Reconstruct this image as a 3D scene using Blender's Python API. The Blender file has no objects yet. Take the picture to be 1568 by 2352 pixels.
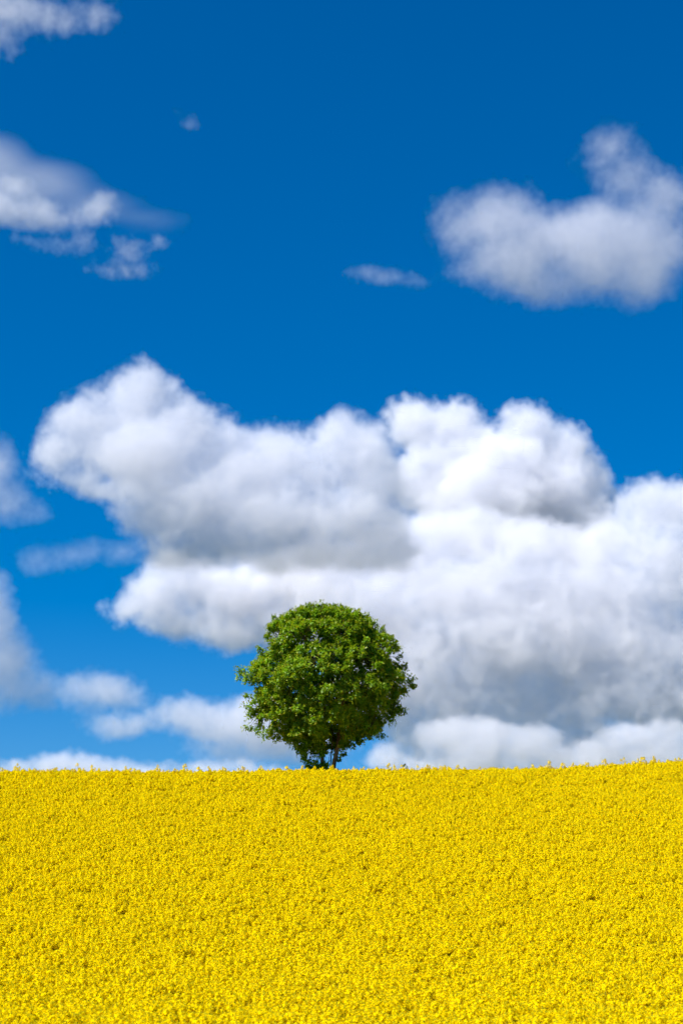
import bpy, math, random
import numpy as np
from mathutils import Vector, Matrix
R = math.radians
scene = bpy.context.scene

# ------------------------------------------------------------------ camera
PITCH, VFOV = R(15.0), R(28.8)
cam_d = bpy.data.cameras.new('camera'); cam = bpy.data.objects.new('camera', cam_d)
scene.collection.objects.link(cam); scene.camera = cam
cam.location = (0, 0, 0); cam.rotation_euler = (R(90) + PITCH, 0, 0)
cam_d.sensor_fit = 'VERTICAL'; cam_d.sensor_height = 36.0; cam_d.angle_y = VFOV
cam_d.lens = 18.0 / math.tan(VFOV / 2)
cam_d.clip_start = 0.5; cam_d.clip_end = 60000
cam_d.dof.use_dof = True; cam_d.dof.focus_distance = 100.0; cam_d.dof.aperture_fstop = 1.8

# ------------------------------------------------------------------ sky and sun
SUN_EL, SUN_AZ = R(50), R(238)          # azimuth clockwise from +Y (north): behind the camera, to the left
world = bpy.data.worlds.new('World'); scene.world = world; world.use_nodes = True
wn = world.node_tree.nodes; wl = world.node_tree.links; wn.clear()
w_out = wn.new('ShaderNodeOutputWorld'); w_bg = wn.new('ShaderNodeBackground')
sky = wn.new('ShaderNodeTexSky'); sky.sky_type = 'NISHITA'; sky.sun_disc = False
sky.sun_elevation = SUN_EL; sky.sun_rotation = SUN_AZ
sky.altitude = 600; sky.air_density = 1.0; sky.dust_density = 0.0; sky.ozone_density = 6.0
w_hsv = wn.new('ShaderNodeHueSaturation'); w_hsv.inputs['Saturation'].default_value = 1.44; w_hsv.inputs['Hue'].default_value = 0.504
w_hsv.inputs['Value'].default_value = 1.0
wl.new(sky.outputs[0], w_hsv.inputs['Color']); wl.new(w_hsv.outputs[0], w_bg.inputs['Color'])
w_bg.inputs['Strength'].default_value = 0.075
wl.new(w_bg.outputs[0], w_out.inputs['Surface'])
sun_d = bpy.data.lights.new('sun', 'SUN'); sun_d.energy = 5.0; sun_d.angle = R(0.5); sun_d.color = (1.0, 0.97, 0.93)
sun = bpy.data.objects.new('sun', sun_d); scene.collection.objects.link(sun)
SUN_DIR = Vector((math.sin(SUN_AZ) * math.cos(SUN_EL), math.cos(SUN_AZ) * math.cos(SUN_EL), math.sin(SUN_EL)))
sun.rotation_euler = (-SUN_DIR).to_track_quat('-Z', 'Y').to_euler()

vs = scene.view_settings
vs.view_transform = 'Standard'; vs.look = 'None'; vs.exposure = 0.7; vs.gamma = 1.0; vs.use_curve_mapping = False
cy = scene.cycles
cy.max_bounces = 24; cy.diffuse_bounces = 4; cy.transmission_bounces = 6; cy.transparent_max_bounces = 8
cy.volume_bounces = 12; cy.use_denoising = True; cy.denoiser = 'OPENIMAGEDENOISE'
cy.use_adaptive_sampling = True; cy.adaptive_threshold = 0.04; cy.adaptive_min_samples = 16
cy.volume_step_rate = 4.0; cy.volume_max_steps = 160

PXS = 2352 / (2 * math.tan(VFOV / 2))
def at(px, py, D):
    """a direction of the view, 1568 x 2352 units across the frame, turned into a point of the place D metres north"""
    dx, dy = (px - 784) / PXS, (1176 - py) / PXS
    v = Vector((dx, math.cos(PITCH) - math.sin(PITCH) * dy, math.sin(PITCH) + math.cos(PITCH) * dy))
    return v * (D / v.y)

# ------------------------------------------------------------------ clouds
def cloud_material(name, dens, aniso, tint):
    m = bpy.data.materials.new(name); m.use_nodes = True
    n = m.node_tree.nodes; n.clear()
    o = n.new('ShaderNodeOutputMaterial'); v = n.new('ShaderNodeVolumePrincipled')
    v.inputs['Color'].default_value = (*tint, 1); v.inputs['Anisotropy'].default_value = aniso
    v.inputs['Density'].default_value = dens; v.inputs['Density Attribute'].default_value = 'density'
    m.node_tree.links.new(v.outputs[0], o.inputs['Volume'])
    return m

def cloud(name, label, D, blobs, dens=0.020, amp=36, fine=0.85, soft=24, bias=0.25, join=30, nscale=150, vox=3.5, base=None,
          seed=0, aniso=0.0, tint=(0.928, 0.929, 0.955), depth=0.75, stretch=(1, 1, 1), group=None):
    """one cloud: lobes (px, py, rx, rz, depth shift) merged smoothly, edges broken by fractal noise, held in a voxel grid"""
    u = D / PXS                                     # metres per unit at this distance
    lo = np.array([1e9] * 3); hi = -lo
    B = []
    for b in blobs:
        px, py, rx, rz = b[:4]; dy = (b[4] if len(b) > 4 else 0) * u
        c = at(px, py, D); c = np.array([c.x, c.y + dy, c.z])
        r = np.array([rx, max(min(rx, rz * 1.6) , rz) * depth, rz]) * u
        B.append((c, r)); mg = np.array([(amp * 1.0 + bias * soft * 1.6) * u] * 3)
        lo = np.minimum(lo, c - r - mg); hi = np.maximum(hi, c + r + mg)
    org = (lo + hi) / 2; org[2] = lo[2]
    me = bpy.data.volumes.new(name); ob = bpy.data.objects.new(name, me); scene.collection.objects.link(ob)
    ob.location = org
    ng = bpy.data.node_groups.new(name, 'GeometryNodeTree')
    ng.interface.new_socket('Geometry', in_out='OUTPUT', socket_type='NodeSocketGeometry')
    N, L = ng.nodes, ng.links
    def node(t, **k):
        x = N.new(t)
        for a, b in k.items(): setattr(x, a, b)
        return x
    def put(sock, v):
        if isinstance(v, bpy.types.NodeSocket): L.new(v, sock)
        else: sock.default_value = v
    def math_(op, a, b=0.0, c=0.0):
        x = node('ShaderNodeMath', operation=op)
        for s, v in zip(x.inputs, (a, b, c)): put(s, v)
        return x.outputs[0]
    def vmath(op, a, b=(0, 0, 0), c=None):
        x = node('ShaderNodeVectorMath', operation=op)
        put(x.inputs[0], a); put(x.inputs[1], b)
        if c is not None: put(x.inputs[2], c)
        return x.outputs['Value'] if op in ('LENGTH', 'DOT_PRODUCT', 'DISTANCE') else x.outputs[0]
    pos = node('GeometryNodeInputPosition').outputs[0]
    q = vmath('MULTIPLY', pos, tuple(1.0 / (nscale * u * s) for s in stretch))
    q = vmath('ADD', q, (seed * 7.31, seed * 3.17, seed * 1.73))
    def noise(v, scale, detail, rough, col=False):
        x = node('ShaderNodeTexNoise'); x.noise_dimensions = '3D'; x.normalize = True
        L.new(v, x.inputs['Vector']); x.inputs['Scale'].default_value = scale
        x.inputs['Detail'].default_value = detail; x.inputs['Roughness'].default_value = rough
        return x.outputs['Color'] if col else x.outputs[0]
    # slow warp of the lobes
    w = vmath('SUBTRACT', noise(q, 0.9, 1, 0.5, True), (0.5, 0.5, 0.5))
    pw = vmath('MULTIPLY_ADD', w, tuple([amp * 1.6 * u] * 3), pos)
    S = None
    for c, r in B:
        d = vmath('MULTIPLY', vmath('SUBTRACT', pw, tuple(c - org)), tuple(1 / r))
        s = math_('MULTIPLY', math_('SUBTRACT', 1.0, vmath('LENGTH', d)), float(min(r)))
        S = s if S is None else math_('SMOOTH_MAX', S, s, join * u)
    n1 = math_('SUBTRACT', noise(q, 1.7, 9, 0.6), 0.5)
    n2 = math_('SUBTRACT', 0.5, noise(vmath('ADD', q, (5, 9, 2)), 5.5, 7, 0.62))
    S = math_('ADD', S, math_('MULTIPLY_ADD', n1, amp * 2.0 * u, math_('MULTIPLY', n2, amp * 2.0 * fine * u)))
    den = math_('MULTIPLY_ADD', S, 1.0 / (soft * u), bias)
    x = node('ShaderNodeClamp'); put(x.inputs[0], den); den = x.outputs[0]
    den = math_('MULTIPLY', math_('POWER', den, 1.3), math_('MULTIPLY_ADD', n1, 0.6, 0.95))
    vc = node('GeometryNodeVolumeCube')
    put(vc.inputs['Density'], den)
    a, b = lo - org, hi - org
    vc.inputs['Min'].default_value = tuple(a); vc.inputs['Max'].default_value = tuple(b)
    res = np.maximum(8, np.round((b - a) / (np.array([vox, vox * 1.9, vox]) * u))).astype(int)
    for k, s in enumerate(('Resolution X', 'Resolution Y', 'Resolution Z')): vc.inputs[s].default_value = int(res[k])
    sm = node('GeometryNodeSetMaterial'); sm.inputs['Material'].default_value = cloud_material(name + '_vapour', dens, aniso, tint)
    o = node('NodeGroupOutput')
    L.new(vc.outputs[0], sm.inputs[0]); L.new(sm.outputs[0], o.inputs[0])
    md = ob.modifiers.new('vapour', 'NODES'); md.node_group = ng
    me.materials.append(sm.inputs['Material'].default_value)
    ob['label'] = label; ob['category'] = 'cloud'
    if group: ob['group'] = group
    print(name, res, res.prod() / 1e6, 'M voxels')
    return ob
# ------------------------------------------------------------------ materials
def new_mat(name):
    m = bpy.data.materials.new(name); m.use_nodes = True
    n = m.node_tree.nodes; n.clear()
    return m, n, m.node_tree.links

def leafy(name, attr=None, col=(0.1, 0.2, 0.02), trans=0.35, gloss=0.0, rough=0.45, tmul=(1, 1, 1), noise=None):
    """thin plant tissue: reflects on the lit side, glows through on the other, slight wax gloss"""
    m, n, l = new_mat(name)
    o = n.new('ShaderNodeOutputMaterial'); d = n.new('ShaderNodeBsdfDiffuse'); t = n.new('ShaderNodeBsdfTranslucent')
    mx = n.new('ShaderNodeMixShader'); mx.inputs[0].default_value = trans
    if attr:
        a = n.new('ShaderNodeAttribute'); a.attribute_name = attr; c = a.outputs['Color']
    else:
        a = n.new('ShaderNodeRGB'); a.outputs[0].default_value = (*col, 1); c = a.outputs[0]
    mul = n.new('ShaderNodeMixRGB'); mul.blend_type = 'MULTIPLY'; mul.inputs[0].default_value = 1.0
    l.new(c, mul.inputs[1]); mul.inputs[2].default_value = (*tmul, 1)
    l.new(c, d.inputs[0]); l.new(mul.outputs[0], t.inputs[0])
    l.new(d.outputs[0], mx.inputs[1]); l.new(t.outputs[0], mx.inputs[2])
    last = mx.outputs[0]
    if gloss:
        g = n.new('ShaderNodeBsdfGlossy'); g.inputs['Roughness'].default_value = rough
        g.inputs['Color'].default_value = (0.9, 0.95, 1.0, 1)
        m2 = n.new('ShaderNodeMixShader'); m2.inputs[0].default_value = gloss
        l.new(last, m2.inputs[1]); l.new(g.outputs[0], m2.inputs[2]); last = m2.outputs[0]
    l.new(last, o.inputs['Surface'])
    return m

def bark_mat():
    m, n, l = new_mat('maple_bark')
    o = n.new('ShaderNodeOutputMaterial'); b = n.new('ShaderNodeBsdfPrincipled')
    tc = n.new('ShaderNodeTexCoord'); mp = n.new('ShaderNodeMapping'); mp.inputs['Scale'].default_value = (9, 9, 1.6)
    nz = n.new('ShaderNodeTexNoise'); nz.inputs['Scale'].default_value = 2.5; nz.inputs['Detail'].default_value = 8
    cr = n.new('ShaderNodeValToRGB')
    cr.color_ramp.elements[0].position = 0.3; cr.color_ramp.elements[0].color = (0.055, 0.038, 0.022, 1)
    cr.color_ramp.elements[1].position = 0.75; cr.color_ramp.elements[1].color = (0.22, 0.15, 0.075, 1)
    bp = n.new('ShaderNodeBump'); bp.inputs['Strength'].default_value = 0.8; bp.inputs['Distance'].default_value = 0.03
    l.new(tc.outputs['Object'], mp.inputs[0]); l.new(mp.outputs[0], nz.inputs['Vector'])
    l.new(nz.outputs[0], cr.inputs[0]); l.new(cr.outputs[0], b.inputs['Base Color'])
    l.new(nz.outputs[0], bp.inputs['Height']); l.new(bp.outputs[0], b.inputs['Normal'])
    b.inputs['Roughness'].default_value = 0.9
    l.new(b.outputs[0], o.inputs[0])
    return m

def ground_mat():
    m, n, l = new_mat('field_soil')
    o = n.new('ShaderNodeOutputMaterial'); b = n.new('ShaderNodeBsdfPrincipled'); b.inputs['Roughness'].default_value = 0.95
    tc = n.new('ShaderNodeTexCoord')
    nz = n.new('ShaderNodeTexNoise'); nz.inputs['Scale'].default_value = 1.3; nz.inputs['Detail'].default_value = 8
    cr = n.new('ShaderNodeValToRGB')
    cr.color_ramp.elements[0].position = 0.35; cr.color_ramp.elements[0].color = (0.07, 0.085, 0.02, 1)
    cr.color_ramp.elements[1].position = 0.7; cr.color_ramp.elements[1].color = (0.16, 0.15, 0.04, 1)
    far = n.new('ShaderNodeTexNoise'); far.inputs['Scale'].default_value = 0.0016; far.inputs['Detail'].default_value = 3
    fr = n.new('ShaderNodeValToRGB'); fr.color_ramp.interpolation = 'EASE'
    e = fr.color_ramp.elements; e[0].position = 0.42; e[0].color = (0.05, 0.06, 0.035, 1); e[1].position = 0.6; e[1].color = (0.10, 0.095, 0.07, 1)
    mx = n.new('ShaderNodeMixRGB'); mx.inputs[0].default_value = 0.5
    l.new(tc.outputs['Object'], nz.inputs['Vector']); l.new(tc.outputs['Object'], far.inputs['Vector'])
    l.new(nz.outputs[0], cr.inputs[0]); l.new(far.outputs[0], fr.inputs[0])
    l.new(cr.outputs[0], mx.inputs[1]); l.new(fr.outputs[0], mx.inputs[2])
    l.new(mx.outputs[0], b.inputs['Base Color']); l.new(b.outputs[0], o.inputs[0])
    return m

# ------------------------------------------------------------------ ground
CROP = 1.22
def sstep(t): t = np.clip(t, 0, 1); return t * t * (3 - 2 * t)
_py = np.array([-30000, -400, -60, 0, 12, 22, 30, 40, 50, 60, 70, 80, 88, 94, 99, 104, 110, 118, 130, 150, 190, 260, 500, 30000], float)
_pz = np.array([-14, -12, -3.0, -1.7, -1.62, -1.5, -1.2, -0.52, 0.85, 2.75, 4.98, 7.35, 9.28, 10.68, 11.72, 12.55, 13.2, 13.55, 13.3, 11.8, 6, -4, -14, -14], float)
def ground_z(x, y):
    z = np.interp(y, _py, _pz)
    z = (z + np.interp(y - 2.2, _py, _pz) + np.interp(y + 2.2, _py, _pz)) / 3
    s = sstep((np.asarray(y) - 30) / 60) * (1 - sstep((np.asarray(y) - 200) / 400)) * (1 - sstep((np.abs(x) - 60) / 300))
    tilt = 0.004 * x + 0.0021 * np.maximum(x, 0) ** 1.9 * (np.abs(x) < 400)
    tilt = np.clip(tilt, -3, 3)
    und = 0.05 * np.sin(x * 0.31 + y * 0.07) + 0.06 * np.sin(x * 0.13 - y * 0.11 + 1.7)
    return z + s * tilt + s * und

def axis(fine_lo, fine_hi, step, far):
    a = list(np.arange(fine_lo, fine_hi + 0.01, step))
    k = step
    while a[-1] < far: k *= 1.35; a.append(min(a[-1] + k, far))
    k = step
    while a[0] > -far: k *= 1.35; a.insert(0, max(a[0] - k, -far))
    return np.array(a)
gx, gy = axis(-40, 40, 2.0, 30000), axis(0, 160, 2.0, 30000)
GX, GY = np.meshgrid(gx, gy); GZ = ground_z(GX, GY)
nv = len(gx)
verts = np.stack([GX, GY, GZ], -1).reshape(-1, 3)
faces = [(j * nv + i, j * nv + i + 1, (j + 1) * nv + i + 1, (j + 1) * nv + i) for j in range(len(gy) - 1) for i in range(nv - 1)]
me = bpy.data.meshes.new('ground'); me.from_pydata(verts.tolist(), [], faces); me.polygons.foreach_set('use_smooth', [True] * len(faces))
ground = bpy.data.objects.new('ground', me); scene.collection.objects.link(ground); ground['kind'] = 'structure'
me.materials.append(ground_mat())

# ------------------------------------------------------------------ mesh helpers
class MB:
    """collects vertices, faces, a colour and a material slot per face"""
    def __init__(s): s.v = []; s.f = []; s.m = []
    def tube(s, pts, radii, n=5, mat=0):
        base = len(s.v); pts = [np.asarray(p, float) for p in pts]
        for k, p in enumerate(pts):
            t = pts[min(k + 1, len(pts) - 1)] - pts[max(k - 1, 0)]; t /= np.linalg.norm(t) + 1e-9
            a = np.cross(t, [0.31, 0.95, 0.05]); a /= np.linalg.norm(a) + 1e-9; b = np.cross(t, a)
            for i in range(n):
                w = 2 * math.pi * i / n
                s.v.append(tuple(p + radii[k] * (a * math.cos(w) + b * math.sin(w))))
        for k in range(len(pts) - 1):
            for i in range(n):
                j = (i + 1) % n
                s.f.append((base + k * n + i, base + k * n + j, base + (k + 1) * n + j, base + (k + 1) * n + i)); s.m.append(mat)
        s.f.append(tuple(base + (len(pts) - 1) * n + i for i in range(n))); s.m.append(mat)
    def quad(s, c, a, b, mat=0):
        k = len(s.v); c, a, b = map(np.asarray, (c, a, b))
        s.v += [tuple(c - a - b), tuple(c + a - b), tuple(c + a + b), tuple(c - a + b)]; s.f.append((k, k + 1, k + 2, k + 3)); s.m.append(mat)
    def mesh(s, name, mats, smooth=False):
        me = bpy.data.meshes.new(name); me.from_pydata(s.v, [], s.f)
        for m in mats: me.materials.append(m)
        me.polygons.foreach_set('material_index', s.m)
        me.polygons.foreach_set('use_smooth', [smooth] * len(s.f)); me.update()
        return me
def link(name, me, parent=None):
    o = bpy.data.objects.new(name, me); scene.collection.objects.link(o); o.parent = parent
    return o
def empty(name, loc, rz=0.0):
    o = bpy.data.objects.new(name, None); scene.collection.objects.link(o); o.location = loc; o.rotation_euler.z = rz
    o.empty_display_size = 0.3
    return o

# ------------------------------------------------------------------ rapeseed crop
M_petal = leafy('rape_petal', col=(0.86, 0.685, 0.002), trans=0.42)
M_bud = leafy('rape_bud', col=(0.52, 0.46, 0.012), trans=0.2)
M_stem = leafy('rape_stem', col=(0.24, 0.26, 0.035), trans=0.1)
M_rleaf = leafy('rape_leaf', col=(0.10, 0.16, 0.04), trans=0.3)
RAPE = [M_petal, M_bud, M_stem, M_rleaf]

def raceme(mb, tip, axis_, size, rng, nf=15):
    """flower head: buds at the tip, a dome of four-petalled flowers below them"""
    tip = np.asarray(tip); axis_ = axis_ / np.linalg.norm(axis_)
    a = np.cross(axis_, [0.3, 0.9, 0.2]); a /= np.linalg.norm(a); b = np.cross(axis_, a)
    for k in range(2):
        w = k * 1.57 + rng.uniform(0, 1)
        mb.quad(tip + axis_ * 0.004, (a * math.cos(w) + b * math.sin(w)) * size * 0.17, axis_ * size * 0.17, 1)
    for k in range(nf):
        t = (k + 0.5) / nf; w = k * 2.4 + rng.uniform(-.3, .3)
        rad = size * (0.20 + 0.36 * math.sqrt(t)) * rng.uniform(.8, 1.15); dn = size * (0.02 + 1.05 * t ** 1.25) * rng.uniform(.85, 1.15)
        out = a * math.cos(w) + b * math.sin(w)
        c = tip - axis_ * dn + out * rad
        nrm = axis_ * (1.0 - 0.65 * t) + out * (0.35 + 0.75 * t) + rng.normal(0, .25, 3); nrm /= np.linalg.norm(nrm)
        u = np.cross(nrm, [rng.normal(), rng.normal(), rng.normal()]); u /= np.linalg.norm(u); v = np.cross(nrm, u)
        p = size * rng.uniform(.20, .27)
        mb.quad(c, u * p, v * p * 0.42 + nrm * p * 0.10, 0)
        mb.quad(c + nrm * 0.001, v * p, u * p * 0.42 + nrm * p * 0.10, 0)

def plant_shape(rng, nb, h=1.22, spread=0.2, split=False):
    """one rapeseed plant: stem, arching side branches, a raceme on each; returns (stem_mb, [(head_mb)])"""
    st = MB(); heads = []
    lean = rng.normal(0, .04, 2)
    top = np.array([lean[0], lean[1], h])
    mid = np.array([lean[0] * .4, lean[1] * .4, h * .55])
    st.tube([(0, 0, -0.05), mid, top - (0, 0, .02)], [.007, .006, .003], 3, 2)
    tips = [(top, np.array([lean[0], lean[1], 1.0]), rng.uniform(.085, .12))]
    for k in range(nb):
        w = 2 * math.pi * (k / nb) + rng.uniform(-.5, .5)
        z0 = h * rng.uniform(.50, .78); ln = spread * rng.uniform(.45, 1.15)
        f = (z0 / h); p0 = mid + (top - mid) * max(0, (f - .55) / .45)
        z1 = h * rng.uniform(.84, .985) - 0.25 * max(0, ln - spread * .6)
        p2 = np.array([p0[0] + math.cos(w) * ln, p0[1] + math.sin(w) * ln, z1])
        p1 = (p0 + p2) / 2 + np.array([math.cos(w) * ln * .22, math.sin(w) * ln * .22, -.03])
        st.tube([p0, p1, p2 - (0, 0, .01)], [.004, .0035, .002], 3, 2)
        tips.append((p2, (p2 - p1) * .6 + np.array([0, 0, .14]), rng.uniform(.07, .108)))
        if rng.uniform() < .6:
            c = p0 + np.array([math.cos(w), math.sin(w), 0]) * .07
            st.quad(c, np.array([math.cos(w), math.sin(w), -.25]) * .065, np.array([-math.sin(w), math.cos(w), .1]) * .024, 3)
    for k in range(4):      # broad lower leaves
        w = rng.uniform(0, 6.28); z = h * rng.uniform(.2, .6)
        d = np.array([math.cos(w), math.sin(w), -.1]); e = np.array([-math.sin(w), math.cos(w), 0])
        st.quad(np.array([0, 0, z]) + d * .12, d * .11, e * .04, 3)
    for p, ax, sz in tips:
        hb = MB() if split else st
        raceme(hb, p, ax, sz, rng, nf=15 if sz > .07 else 12)
        if split: heads.append(hb)
    return st, heads

rng = np.random.default_rng(11)
src = bpy.data.collections.new('rapeseed_shapes')       # shapes the crop is sown from; holds no scene objects
NVAR = 12
for k in range(NVAR):
    st, _ = plant_shape(rng, int(rng.integers(5, 9)), h=CROP * rng.uniform(.95, 1.05), spread=.19)
    src.objects.link(bpy.data.objects.new('rapeseed_shape', st.mesh('rapeseed_shape', RAPE)))

def half(y): return 0.198 * y + 5.0
# sow: jittered positions over the part of the hill that can be seen, with a few metres to spare
pts = []
DENS = 34
ys = rng.uniform(24, 122, 400000); keep = rng.uniform(0, half(122), 400000) < half(ys); ys = ys[keep]
xs = rng.uniform(-1, 1, len(ys)) * half(ys)
area = (half(24) + half(122)) * (122 - 24)
n_pl = int(area * DENS); xs, ys = xs[:n_pl], ys[:n_pl]; print('rape plants', len(xs))
TREE_Y = 110.0
tree_xy = np.array([at(755, 1769, TREE_Y).x, TREE_Y])
thin = np.sin(xs * .9 + 2.1 * np.sin(ys * .43 + 1)) * np.sin(ys * .7 + 1.9 * np.sin(xs * .37 + .4)) + .6 * np.sin(xs * 3.1 + 2 * np.sin(ys * 2.3)) * np.sin(ys * 2.7 + 2 * np.sin(xs * 1.9))
ok = (xs - tree_xy[0]) ** 2 + (ys - tree_xy[1]) ** 2 > 0.9 ** 2
ok &= rng.uniform(0, 1, len(xs)) > np.clip(.05 + .16 * thin, 0, .3)
xs, ys = xs[ok], ys[ok]
zs = ground_z(xs, ys)
patch = 0.5 + 0.5 * np.sin(xs * 1.9 + 1.3 * np.sin(ys * 1.1)) * np.sin(ys * 1.6 + 1.7 * np.sin(xs * 0.8 + 2))
scl = rng.normal(1.0, .05 + .03 * (ys > 92), len(xs)) * (0.965 + .06 * patch)
pm = bpy.data.meshes.new('rapeseed_crop'); pm.from_pydata(np.stack([xs, ys, zs], -1).tolist(), [], [])
a_ = pm.attributes.new('turn', 'FLOAT_VECTOR', 'POINT')
a_.data.foreach_set('vector', np.stack([rng.normal(0, .06, len(xs)), rng.normal(0, .06, len(xs)), rng.uniform(0, 6.283, len(xs))], -1).astype(np.float32).ravel())
a_ = pm.attributes.new('size', 'FLOAT', 'POINT'); a_.data.foreach_set('value', scl.astype(np.float32))
a_ = pm.attributes.new('kind_index', 'INT', 'POINT'); a_.data.foreach_set('value', rng.integers(0, NVAR, len(xs)).astype(np.int32))
crop = link('rapeseed_crop', pm); crop['kind'] = 'stuff'
crop['label'] = 'dense yellow flowering rapeseed crop covering the whole hillside'; crop['category'] = 'rapeseed'
ng = bpy.data.node_groups.new('sow', 'GeometryNodeTree')
ng.interface.new_socket('Geometry', in_out='INPUT', socket_type='NodeSocketGeometry')
ng.interface.new_socket('Geometry', in_out='OUTPUT', socket_type='NodeSocketGeometry')
N, L = ng.nodes, ng.links
gi, go = N.new('NodeGroupInput'), N.new('NodeGroupOutput')
ci = N.new('GeometryNodeCollectionInfo'); ci.inputs['Collection'].default_value = src
ci.inputs['Separate Children'].default_value = True; ci.inputs['Reset Children'].default_value = True
mp_ = N.new('GeometryNodeMeshToPoints'); io = N.new('GeometryNodeInstanceOnPoints'); io.inputs['Pick Instance'].default_value = True
def attr(nm, tp):
    x = N.new('GeometryNodeInputNamedAttribute'); x.data_type = tp; x.inputs['Name'].default_value = nm
    return x.outputs['Attribute']
L.new(gi.outputs[0], io.inputs['Points']); L.new(ci.outputs[0], io.inputs['Instance'])
L.new(attr('kind_index', 'INT'), io.inputs['Instance Index']); L.new(attr('turn', 'FLOAT_VECTOR'), io.inputs['Rotation'])
L.new(attr('size', 'FLOAT'), io.inputs['Scale']); L.new(io.outputs[0], go.inputs[0])
crop.modifiers.new('sow', 'NODES').node_group = ng

# single plants: the tall ones that stand out against the sky, and the nearest ones
def plant_proto(rng, nb, h, spread):
    st, heads = plant_shape(rng, nb, h, spread, split=True)
    return (st.mesh('stem', RAPE), [hb.mesh('flower_head', RAPE) for hb in heads])
def put_plant(proto, x, y, z, rz, s, label, group):
    e = empty('rapeseed_plant', (x, y, z), rz); e.scale = (s, s, s)
    e['label'] = label; e['category'] = 'rapeseed plant'; e['group'] = group
    link('stem', proto[0], e)
    for h in proto[1]: link('flower_head', h, e)
yy = np.linspace(85, 122, 400); CREST = float(yy[np.argmax((ground_z(yy * 0, yy) + CROP) / yy)]); print('crest', CREST)
tall = [plant_proto(rng, int(rng.integers(2, 5)), CROP * 1.12, .12) for _ in range(8)]
near = [plant_proto(rng, int(rng.integers(5, 8)), CROP * 1.03, .19) for _ in range(6)]
k = 0
for i in range(130):
    y = CREST + rng.uniform(-4, 2.5); x = -19.5 + 39 * (i + rng.uniform(0, 1)) / 130
    if abs(x - tree_xy[0]) < 1.2 and y > TREE_Y - 4: y = TREE_Y - 4 - rng.uniform(0, 1)
    side = 'left of the tree' if x < tree_xy[0] - 1.6 else ('right of the tree' if x > tree_xy[0] + 1.6 else 'in front of the tree trunk')
    s = rng.choice([.98, 1.02, 1.06, 1.12, 1.19, 1.28], p=[.08, .18, .26, .22, .16, .10])
    put_plant(tall[i % 8], x, y, float(ground_z(x, y)), rng.uniform(0, 6.28), s,
              'tall rapeseed plant poking above the crop on the skyline ' + side, 'rapeseed plants on the skyline ' + side)
for i in range(170):
    y = rng.uniform(40.6, 44.5); x = (i + rng.uniform(0, 1)) / 170 * 15.4 - 7.7
    put_plant(near[i % 6], x, y, float(ground_z(x, y)), rng.uniform(0, 6.28), rng.uniform(.97, 1.05),
              'flowering rapeseed plant in the nearest rows along the bottom of the picture', 'nearest rapeseed plants')

# ------------------------------------------------------------------ the maple
U = 0.00702 * TREE_Y / 104.0                     # metres per unit of the tree study
Z_SEEN = at(755, 1769, TREE_Y).z                 # height at which the stems come out of the crop
tz0 = float(ground_z(tree_xy[0], tree_xy[1])) - .05
tree = empty('maple_tree', (tree_xy[0], tree_xy[1], tz0))
tree['label'] = 'lone round leafy green maple tree on the crest of the yellow field'; tree['category'] = 'tree'
OFF = Z_SEEN - tz0
def T(zx, zy): return np.array([(zx - 790) * U, 0.0, (1345 - zy) * U + OFF])
prof = np.array([(82, 690, 800), (112, 610, 850), (150, 530, 930), (205, 425, 1060), (250, 350, 1165), (350, 315, 1215), (450, 290, 1285), (550, 235, 1310), (650, 190, 1325), (720, 190, 1345),
                 (800, 215, 1345), (880, 220, 1320), (960, 265, 1235), (1040, 310, 1160), (1090, 400, 1080), (1130, 515, 980), (1170, 590, 900)], float)
pz = (1345 - prof[:, 0]) * U + OFF; pl = (prof[:, 1] - 790) * U; pr = (prof[:, 2] - 790) * U * 1.04
zmin, zmax = pz.min(), pz.max()
def env(z):
    return np.interp(-z, -pz, pl), np.interp(-z, -pz, pr)
def inside(p, shrink=0.0):
    l, r = env(p[2]); cx = (l + r) / 2; hw = (r - l) / 2 - shrink
    if hw <= 0.05 or p[2] < zmin or p[2] > zmax - shrink: return 9.0
    a = math.atan2(p[1], p[0] - cx); h = p[2]
    bump = .055 * math.sin(2.3 * h + 2.0 * math.sin(a * 2 + 1.1) + 3 * a) + .05 * math.sin(3.9 * h - 4 * a + 1.5 * math.sin(1.3 * h)) + .03 * math.sin(6.3 * h + 5 * a + .7)
    return math.hypot((p[0] - cx) / hw, p[1] / (hw * 0.96)) / (1.0 + bump)
rt = np.random.default_rng(5)
CEN = T(800, 760)
clumps = []                                     # (centre, radius, exposed)
boughs = []                                     # leafy lobes of the crown, with shaded gaps between them
tries = 0
while tries < 20000:
    tries += 1
    z = rt.uniform(zmin, zmax); l, r = env(z)
    p = np.array([rt.uniform(l, r), rt.uniform(-1, 1) * (r - l) / 2, z]); q = inside(p, 0.55)
    if q > 1.0 or q < 0.80: continue
    rad = rt.uniform(0.60, 1.20)
    if any(np.sum((p - c) ** 2) < (0.72 * (rad + cr)) ** 2 for c, cr in boughs): continue
    boughs.append((p, rad))
for c, rad in boughs:
    out = c - CEN; out /= np.linalg.norm(out)
    got = []
    for k in range(400):
        d = rt.normal(0, 1, 3); d /= np.linalg.norm(d)
        if d.dot(out * .8 + np.array([0, 0, .45])) < -.1: continue
        p = c + d * rad * rt.uniform(.62, .95) * np.array([1, 1, .85])
        if inside(p, 0.12) > 1.0: continue
        if any(np.sum((p - g) ** 2) < .33 ** 2 for g in got): continue
        if any(np.sum((p - b) ** 2) < (.80 * br) ** 2 for b, br in boughs if br != rad): continue
        got.append(p); clumps.append((p, rt.uniform(.24, .40), 1.0))
n_out = len(clumps)
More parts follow.
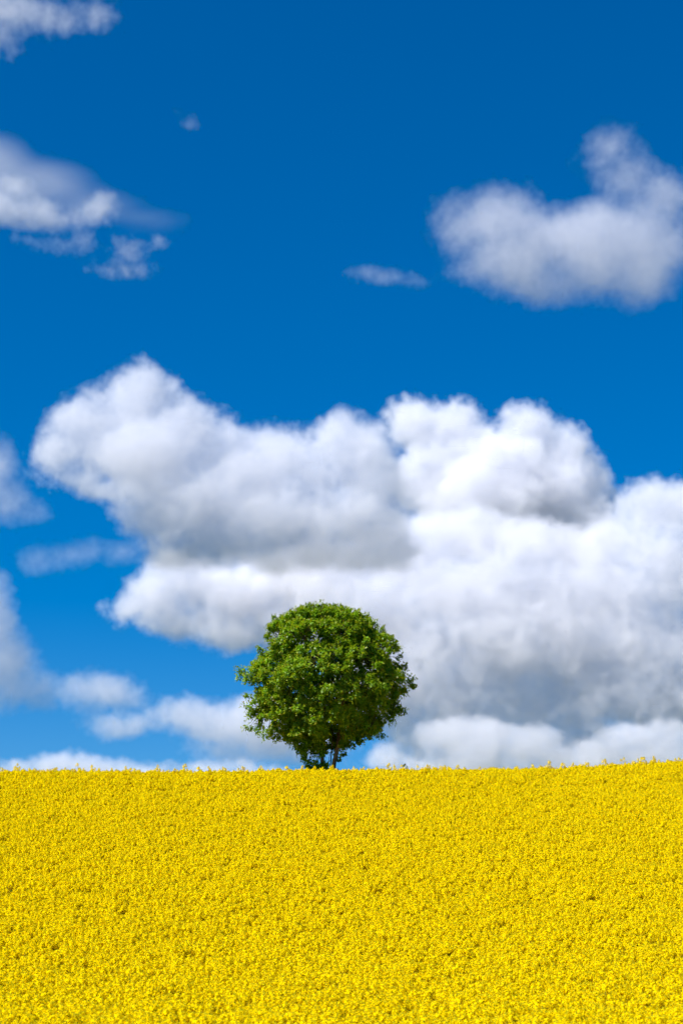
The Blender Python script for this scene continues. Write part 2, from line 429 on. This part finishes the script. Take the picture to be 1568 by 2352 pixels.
for k in range(3000):                            # sparse inner foliage
    if len(clumps) > n_out + 430: break
    z = rt.uniform(zmin, zmax); l, r = env(z)
    p = np.array([rt.uniform(l, r), rt.uniform(-1, 1) * (r - l) / 2, z]); q = inside(p, 0.4)
    if q > .86 or q < .3: continue
    clumps.append((p, rt.uniform(.34, .52), .5))
print('boughs', len(boughs), 'clumps', len(clumps))
# sprays that break the outline, seen against the sky
for zx, zy, rad, y in [(135, 600, .34, 0), (185, 640, .40, .2), (125, 650, .25, -.1), (240, 570, .40, 0), (185, 790, .24, 0), (240, 800, .34, .2), (190, 880, .34, -.2), (215, 930, .36, .1), (200, 1030, .30, -.2), (260, 1035, .36, 0),
                       (330, 1080, .40, -.3), (390, 1090, .36, .2), (1400, 650, .30, .2), (1375, 700, .40, 0), (1420, 715, .18, .1), (1340, 760, .36, -.2), (1295, 430, .26, 0), (1270, 400, .16, -.1), (1320, 490, .22, .2), (1300, 880, .32, .1),
                       (1070, 185, .22, 0), (1130, 240, .30, .1), (1180, 290, .26, -.2), (575, 127, .24, 0), (620, 137, .25, .3), (760, 132, .24, -.2), (840, 122, .26, 0), (905, 140, .26, .2), (540, 175, .20, 0), (440, 195, .22, .1),
                       (350, 265, .22, 0), (315, 335, .20, .2), (230, 545, .2, 0), (280, 480, .2, .2), (1170, 1080, .3, 0), (1010, 1130, .26, .1), (960, 1165, .2, -.2), (1080, 1085, .3, .2), (1250, 960, .3, 0)]:
    p = T(zx, zy); p[1] = y; clumps.append((p, rad * 1.2, 1.05))
for k in range(4000):                            # young sprays all round the crown
    if k > 0 and len(sprays) >= 60: break
    if k == 0: sprays = []
    z = rt.uniform(zmin + .6, zmax); l, r = env(z); w = rt.uniform(0, 6.283); hw = (r - l) / 2
    p = np.array([(l + r) / 2 + math.cos(w) * hw, math.sin(w) * hw * .96, z]); d = p - CEN; d /= np.linalg.norm(d)
    p = p + d * rt.uniform(-.3, .2)
    if any(np.sum((p - g) ** 2) < .7 ** 2 for g in sprays): continue
    sprays.append(p); clumps.append((p, rt.uniform(.18, .30), 1.05)); clumps.append((p - d * .35, rt.uniform(.26, .36), 1.0))
# leaf shoots round the foot of the stems
basal = []
for zx, zy, rad in [(560, 1170, .34), (620, 1180, .38), (600, 1240, .30), (660, 1250, .34), (630, 1300, .30), (690, 1310, .32), (740, 1290, .34), (700, 1200, .34), (750, 1220, .28), (770, 1320, .26), (820, 1310, .18),
                    (865, 1320, .18), (880, 1260, .16), (890, 1200, .2), (900, 1150, .24), (800, 1150, .14), (780, 1240, .16), (690, 1345, .3), (760, 1350, .3), (650, 1150, .36), (720, 1140, .34), (840, 1120, .2), (880, 1345, .2), (660, 1400, .3), (800, 1400, .3)]:
    for y in (-.45, 0.0, .5):
        if abs(zx - 850) < 45 and y < .2: continue
        if rt.uniform() < .92:
            p = T(zx, zy); p[0] += rt.normal(0, .08); p[1] = y + rt.normal(0, .12); p[2] += rt.normal(0, .08); basal.append((p, rad, 0.8))

def clear_of_stems(c):                           # the stems stand bare below the crown, with light between them
    zx, zy = c[0][0] / U + 790, 1345 - (c[0][2] - OFF) / U
    return not (762 < zx < 888 and zy > 1050 and (c[0][1] < .35 or zx < 815) and zy < 1300)
clumps = [c for c in clumps if clear_of_stems(c)]; basal = [c for c in basal if clear_of_stems(c)]

LEAF = np.array([(0, 0), (.30, -.03), (.50, .30), (.27, .36), (.44, .74), (.15, .66), (0, 1.0), (-.15, .66), (-.44, .74), (-.27, .36), (-.50, .30), (-.30, -.03)])
LEAF3 = np.concatenate([LEAF, (-.22 * np.abs(LEAF[:, :1]) ** 1.2 * 1.2 - .22 * LEAF[:, 1:] ** 2)], 1)
def leaf_cloud(name, cl, seed, per=1.0, young=1.0):
    g = np.random.default_rng(seed)
    P, A, Nn, S, C = [], [], [], [], []
    for c, rad, q in cl:
        out = (c - CEN); out = out / (np.linalg.norm(out) + 1e-6)
        hue = g.normal(0, 1)
        ns = int(max(9, 15 * (rad / .45) ** 2 * per))
        for s in range(ns):
            d = g.normal(0, 1, 3) + out * .8 + np.array([0, 0, .55]); d /= np.linalg.norm(d)
            ln = rad * g.uniform(.65, 1.25); start = c + d * rad * .12
            nl = int(g.integers(6, 10))
            for k in range(nl):
                t = (k + .8) / nl
                p = start + d * ln * t + np.array([0, 0, -.10 * t * t * rad])
                tip = k >= nl - 3
                sp = g.normal(0, 1, 3); sp -= d * sp.dot(d); sp /= np.linalg.norm(sp) + 1e-6
                ax = sp * (0.35 if tip else 1.0) + d * (.9 if tip else .45) + np.array([0, 0, (.15 if tip else -.45)]) + g.normal(0, .2, 3)
                nm = np.array([0, 0, 1.0]) + out * .55 + d * .35 + g.normal(0, .38, 3)
                size = g.uniform(.09, .16) * (.66 if tip else 1.0)
                P.append(p + sp * (.02 if tip else .06)); A.append(ax); Nn.append(nm); S.append(size)
                y = (1.0 if tip else 0.5 * t) * young * g.uniform(.3, 1.0) * (1.0 if q > .75 else .3)
                base = np.array([.128, .265, .007]) * (1 + .12 * hue) * g.uniform(.75, 1.25)
                yg = np.array([.39, .42, .010]) * g.uniform(.8, 1.15)
                if tip and g.uniform() < .10: yg = np.array([.27, .16, .02])
                C.append(base * (1 - .92 * y) + yg * .92 * y)
    P, A, Nn, S, C = map(np.array, (P, A, Nn, S, C))
    A /= np.linalg.norm(A, axis=1, keepdims=True)
    Nn -= A * np.sum(A * Nn, 1, keepdims=True); Nn /= np.linalg.norm(Nn, axis=1, keepdims=True) + 1e-9
    X = np.cross(A, Nn)
    n, m = len(P), len(LEAF3)
    V = (P[:, None, :] + S[:, None, None] * (X[:, None, :] * LEAF3[None, :, 0:1] + A[:, None, :] * LEAF3[None, :, 1:2] + Nn[:, None, :] * LEAF3[None, :, 2:3])).reshape(-1, 3)
    # faces: left and right half blades folded on the midrib
    half_a = [0, 1, 2, 3, 4, 5, 6]; half_b = [0, 6, 7, 8, 9, 10, 11]
    idx = (np.arange(n)[:, None, None] * m + np.array([half_a, half_b])[None]).reshape(-1)
    me = bpy.data.meshes.new(name)
    me.vertices.add(len(V)); me.vertices.foreach_set('co', V.astype(np.float32).ravel())
    me.loops.add(len(idx)); me.loops.foreach_set('vertex_index', idx.astype(np.int32))
    me.polygons.add(n * 2); me.polygons.foreach_set('loop_start', (np.arange(n * 2) * 7).astype(np.int32)); me.polygons.foreach_set('loop_total', np.full(n * 2, 7, np.int32))
    me.update(calc_edges=True)
    at_ = me.attributes.new('leaf_colour', 'FLOAT_COLOR', 'POINT')
    at_.data.foreach_set('color', np.repeat(np.concatenate([np.clip(C, 0, 1), np.ones((n, 1))], 1), m, 0).astype(np.float32).ravel())
    print(name, n, 'leaves')
    return me
M_leaf = leafy('maple_leaf', attr='leaf_colour', trans=0.42, gloss=0.014, rough=0.4, tmul=(1.25, 1.25, .5))
M_bark = bark_mat()
me = leaf_cloud('crown', clumps, 21); me.materials.append(M_leaf); o = link('crown', me, tree); o['kind'] = 'stuff'
me = leaf_cloud('basal_foliage', basal, 22, per=.85, young=.25); me.materials.append(M_leaf); o = link('basal_foliage', me, tree); o['kind'] = 'stuff'

def path(pts, n=10, wob=.02):
    pts = [np.asarray(p, float) for p in pts]; out = []
    for k in range(len(pts) - 1):
        p0 = pts[max(k - 1, 0)]; p1 = pts[k]; p2 = pts[k + 1]; p3 = pts[min(k + 2, len(pts) - 1)]
        for i in range(n):
            t = i / n
            out.append(.5 * (2 * p1 + (p2 - p0) * t + (2 * p0 - 5 * p1 + 4 * p2 - p3) * t * t + (-p0 + 3 * p1 - 3 * p2 + p3) * t ** 3) + rt.normal(0, wob, 3))
    out.append(pts[-1]); return out
foot = np.array([0, 0, -.1])
def TT(zx, zy, y=0.0): p = T(zx, zy); p[1] = y; return p
def stem(pts, r0, r1, n=9):
    c = path(pts, 8, .008); mb = MB(); k = len(c)
    mb.tube(c, [r0 + (r1 - r0) * (i / (k - 1)) ** .8 + (.07 * max(0, 1 - i / 5) ** 2) for i in range(k)], n)
    return c, mb
sR, mb = stem([(T(800, 1345) * [1, 0, 0]) + foot, TT(822, 1330, -.25), TT(850, 1200, -.25), TT(862, 1080, -.2), TT(880, 900, 0), TT(900, 650, .2), TT(890, 350, .1)], .165, .03)
link('trunk', mb.mesh('trunk', [M_bark], True), tree)
sL, mb = stem([(T(770, 1345) * [1, 0, 0]) + foot, TT(745, 1330, .1), TT(738, 1200, .05), TT(728, 1080, 0), TT(700, 880, 0), TT(650, 650, -.2), TT(620, 360, .1)], .13, .03)
link('trunk', mb.mesh('trunk', [M_bark], True), tree)
sM, mb = stem([(T(785, 1345) * [1, 0, 0]) + np.array([0, .2, -.1]), TT(800, 1320, .3), TT(812, 1180, .25), TT(818, 1060, .3), TT(790, 850, .8), TT(760, 500, 1.0)], .045, .015, 6)
link('trunk', mb.mesh('trunk', [M_bark], True), tree)
spine = [p for p in sR + sL + sM if p[2] > OFF + 1.2]
limb_pts = []
order = sorted([c for c in clumps if c[2] > .6], key=lambda c: rt.uniform())
limbs = []
for c, rad, q in order:
    if len(limbs) >= 26: break
    if all(np.linalg.norm(c - d) > 1.9 for d in limbs): limbs.append(c)
for c in limbs:
    s0 = min(spine, key=lambda p: np.linalg.norm(p - c) + max(0, p[2] - c[2] + .5) * 3)
    mid = (s0 + c) / 2 + np.array([0, 0, .12 * np.linalg.norm(c - s0)])
    cc = path([s0, mid, c], 6, .03); mb = MB(); mb.tube(cc, np.linspace(.065, .012, len(cc)), 6)
    link('branch', mb.mesh('branch', [M_bark], True), tree); limb_pts += cc[2:]
tw = MB(); allp = np.array(limb_pts + spine)
for c, rad, q in clumps + basal:
    s0 = allp[np.argmin(np.linalg.norm(allp - c, axis=1))]
    mid = (s0 + c) / 2 + np.array([rt.normal(0, .05), rt.normal(0, .05), .06])
    tw.tube([s0, mid, c, c + (c - CEN) / np.linalg.norm(c - CEN) * rad * .6], [.016, .011, .007, .003], 4)
o = link('twigs', tw.mesh('twigs', [leafy('twig_bark', col=(.045, .04, .018), trans=.02)]), tree); o['kind'] = 'stuff'
# lobes are given as (across, down, half width, half height[, shift in depth]) in 1568 x 2352 units of the view
cloud('cumulus_cloud', 'tall white cumulus heap on the left, its peak the highest of the bank', 4200, [
    (325, 915, 92, 95), (265, 960, 80, 80, -20), (190, 990, 90, 85), (125, 1035, 70, 60), (430, 985, 95, 95), (330, 1040, 150, 90, -10), (490, 1030, 70, 80),
    (560, 1090, 110, 90, 0), (640, 1070, 85, 105), (720, 1100, 90, 90), (800, 1030, 85, 95), (860, 1090, 80, 120), (170, 1090, 85, 40), (280, 1120, 100, 40),
    (470, 1160, 120, 80), (620, 1190, 190, 80), (800, 1190, 150, 80), (420, 1215, 80, 55, 30), (405, 1265, 80, 50, 30), (385, 1130, 110, 75), (350, 1180, 80, 50, 20), (520, 1245, 130, 60, 40), (690, 1260, 160, 60, 40), (850, 1250, 120, 60, 40)], seed=1, vox=2.7, join=45, dens=0.016)
cloud('cumulus_cloud', 'brilliant white domed cumulus right of centre with a crisp cauliflower top', 5600, [
    (960, 985, 85, 85), (1045, 980, 75, 75), (1100, 1030, 80, 75), (1215, 995, 80, 75), (1290, 1040, 75, 80), (1345, 1110, 60, 75), (1150, 1080, 120, 80, -40),
    (1000, 1110, 110, 110, -20), (1110, 1170, 170, 120, -40), (1260, 1150, 130, 110), (1330, 1210, 100, 90), (1370, 1180, 60, 60)], seed=2, soft=22, vox=2.7)
cloud('cloud_bank', 'broad grey white cloud bank filling the right side above the field', 4900, [
    (1510, 1180, 90, 60), (1590, 1170, 90, 70), (1430, 1230, 90, 70), (1500, 1125, 60, 34), (1450, 1150, 50, 30), (1330, 1290, 120, 80), (1200, 1260, 120, 80), (1060, 1240, 130, 80), (920, 1270, 120, 80), (760, 1300, 120, 70), (660, 1330, 80, 60),
    (850, 1390, 180, 80, -30), (1060, 1370, 220, 90, -30), (1330, 1380, 220, 100, -10), (1540, 1320, 130, 110, -30), (1200, 1470, 240, 100, -30), (1450, 1490, 240, 90, -10), (930, 1490, 170, 80, -10),
    (900, 1580, 190, 90, 0), (1130, 1625, 220, 70, 0), (1400, 1600, 220, 80, 0), (1560, 1600, 130, 90, 0), (1090, 1535, 130, 70, -20), (1010, 1745, 160, 45), (1220, 1750, 200, 55), (1450, 1745, 200, 55), (1000, 1680, 150, 50, 10), (1350, 1680, 160, 45, 10)], seed=3, dens=0.016, join=60, amp=44)
cloud('shelf_cloud', 'long pale cloud shelf reaching left behind the top of the tree', 5000, [
    (300, 1395, 55, 40), (360, 1370, 80, 65), (400, 1315, 80, 45), (450, 1350, 90, 70), (560, 1360, 120, 85), (680, 1330, 110, 80), (420, 1430, 110, 45), (560, 1440, 130, 55), (700, 1430, 150, 70), (820, 1450, 120, 60)], seed=4)
cloud('low_cloud', 'soft lilac grey cloud low behind the left side of the tree', 5400, [
    (420, 1650, 80, 45), (500, 1670, 100, 55), (600, 1660, 120, 80), (700, 1690, 110, 60), (560, 1730, 130, 30), (280, 1665, 75, 30)], seed=5, dens=0.013, soft=34, tint=(.86, .87, .91))
cloud('low_cloud', 'small soft grey cloud puff low on the left', 4800, [(180, 1590, 60, 40), (250, 1580, 70, 45), (300, 1600, 40, 25)], seed=6, dens=0.011, soft=36, tint=(.86, .87, .91))
cloud('horizon_cloud', 'low white cloud along the skyline at the far left', 7500, [
    (30, 1770, 60, 22), (120, 1765, 80, 35), (220, 1765, 90, 35), (330, 1775, 90, 25), (480, 1770, 90, 25), (560, 1775, 90, 22)], seed=7, amp=24)
cloud('horizon_cloud', 'bright white cloud low on the skyline right of the tree', 3900, [
    (880, 1745, 50, 40), (960, 1770, 60, 30), (1070, 1750, 90, 40), (1080, 1695, 120, 50), (1200, 1705, 60, 40), (1250, 1700, 50, 35), (1330, 1740, 90, 40), (1460, 1700, 90, 35), (1540, 1690, 60, 45), (1500, 1740, 120, 40)], seed=8, amp=24, soft=16)
cloud('edge_cloud', 'pale ragged cloud cut by the left edge beside the big cumulus', 4000, [(-20, 1090, 50, 80), (20, 1150, 50, 50), (70, 1180, 35, 22)], seed=9, dens=0.009, soft=45)
cloud('edge_cloud', 'grey cloud at the left edge below the blue gap', 3600, [(-30, 1440, 70, 100), (0, 1540, 90, 90), (40, 1590, 110, 45), (-20, 1380, 50, 60)], seed=10, dens=0.014, soft=36, tint=(.72, .76, .83))
cloud('cloud_wisp', 'faint thin cloud shred in the blue gap at left', 4400, [(90, 1285, 50, 26), (180, 1275, 60, 22), (280, 1265, 70, 26)], seed=11, dens=0.006, soft=50)
cloud('upper_cloud', 'torn lilac white cloud in the top left corner', 2600, [(20, 30, 110, 55), (120, 45, 90, 40), (215, 40, 50, 40), (5, 95, 45, 45)], seed=12, dens=0.011, soft=40, fine=1.3)
cloud('upper_cloud', 'bright cloud with flat base at the upper left edge', 2800, [(-20, 470, 80, 50), (70, 485, 80, 42), (150, 500, 80, 30), (225, 470, 60, 40), (20, 430, 50, 40)], seed=13, dens=0.020, soft=36)
cloud('veil_cloud', 'smooth thin cloud veil sloping down behind the upper left cloud', 3300, [(-40, 375, 140, 75), (80, 425, 150, 65), (200, 470, 120, 45), (320, 500, 100, 26)], seed=14, dens=0.0055, soft=50, amp=20, fine=0.2, stretch=(3.5, 1, 1))
cloud('cloud_wisp', 'ragged cloud shred below the flat based upper left cloud', 2800, [(130, 560, 75, 20), (190, 545, 30, 25)], seed=15, dens=0.010, soft=28, amp=30, fine=1.3)
cloud('cloud_wisp', 'small twisted cloud shred hanging right of the upper left cloud', 2800, [(290, 570, 38, 35), (280, 615, 65, 20), (350, 552, 28, 12)], seed=16, dens=0.012, soft=28, amp=28, fine=1.3)
cloud('upper_cloud', 'large soft lilac grey cloud at the upper right', 2700, [(1150, 510, 110, 75), (1060, 520, 60, 60), (1260, 550, 130, 75), (1180, 600, 130, 70), (1380, 540, 130, 90), (1480, 560, 110, 110),
    (1400, 350, 50, 45), (1440, 410, 60, 60), (1520, 450, 70, 60), (1470, 640, 90, 60), (1250, 650, 120, 45), (1360, 620, 120, 60)], seed=17, dens=0.013, soft=52, fine=1.1, bias=.4, tint=(.84, .85, .90))
cloud('cloud_wisp', 'tiny flat cloud in the blue left of the upper right cloud', 2900, [(835, 628, 38, 18), (890, 635, 50, 20), (955, 645, 38, 14)], seed=18, dens=0.011, soft=24, amp=20, fine=1.0)
cloud('cloud_wisp', 'barely visible cloud fleck in the upper blue left of centre', 2900, [(435, 285, 24, 18), (405, 258, 9, 8)], seed=19, dens=0.0045, soft=22, amp=24, fine=1.3)
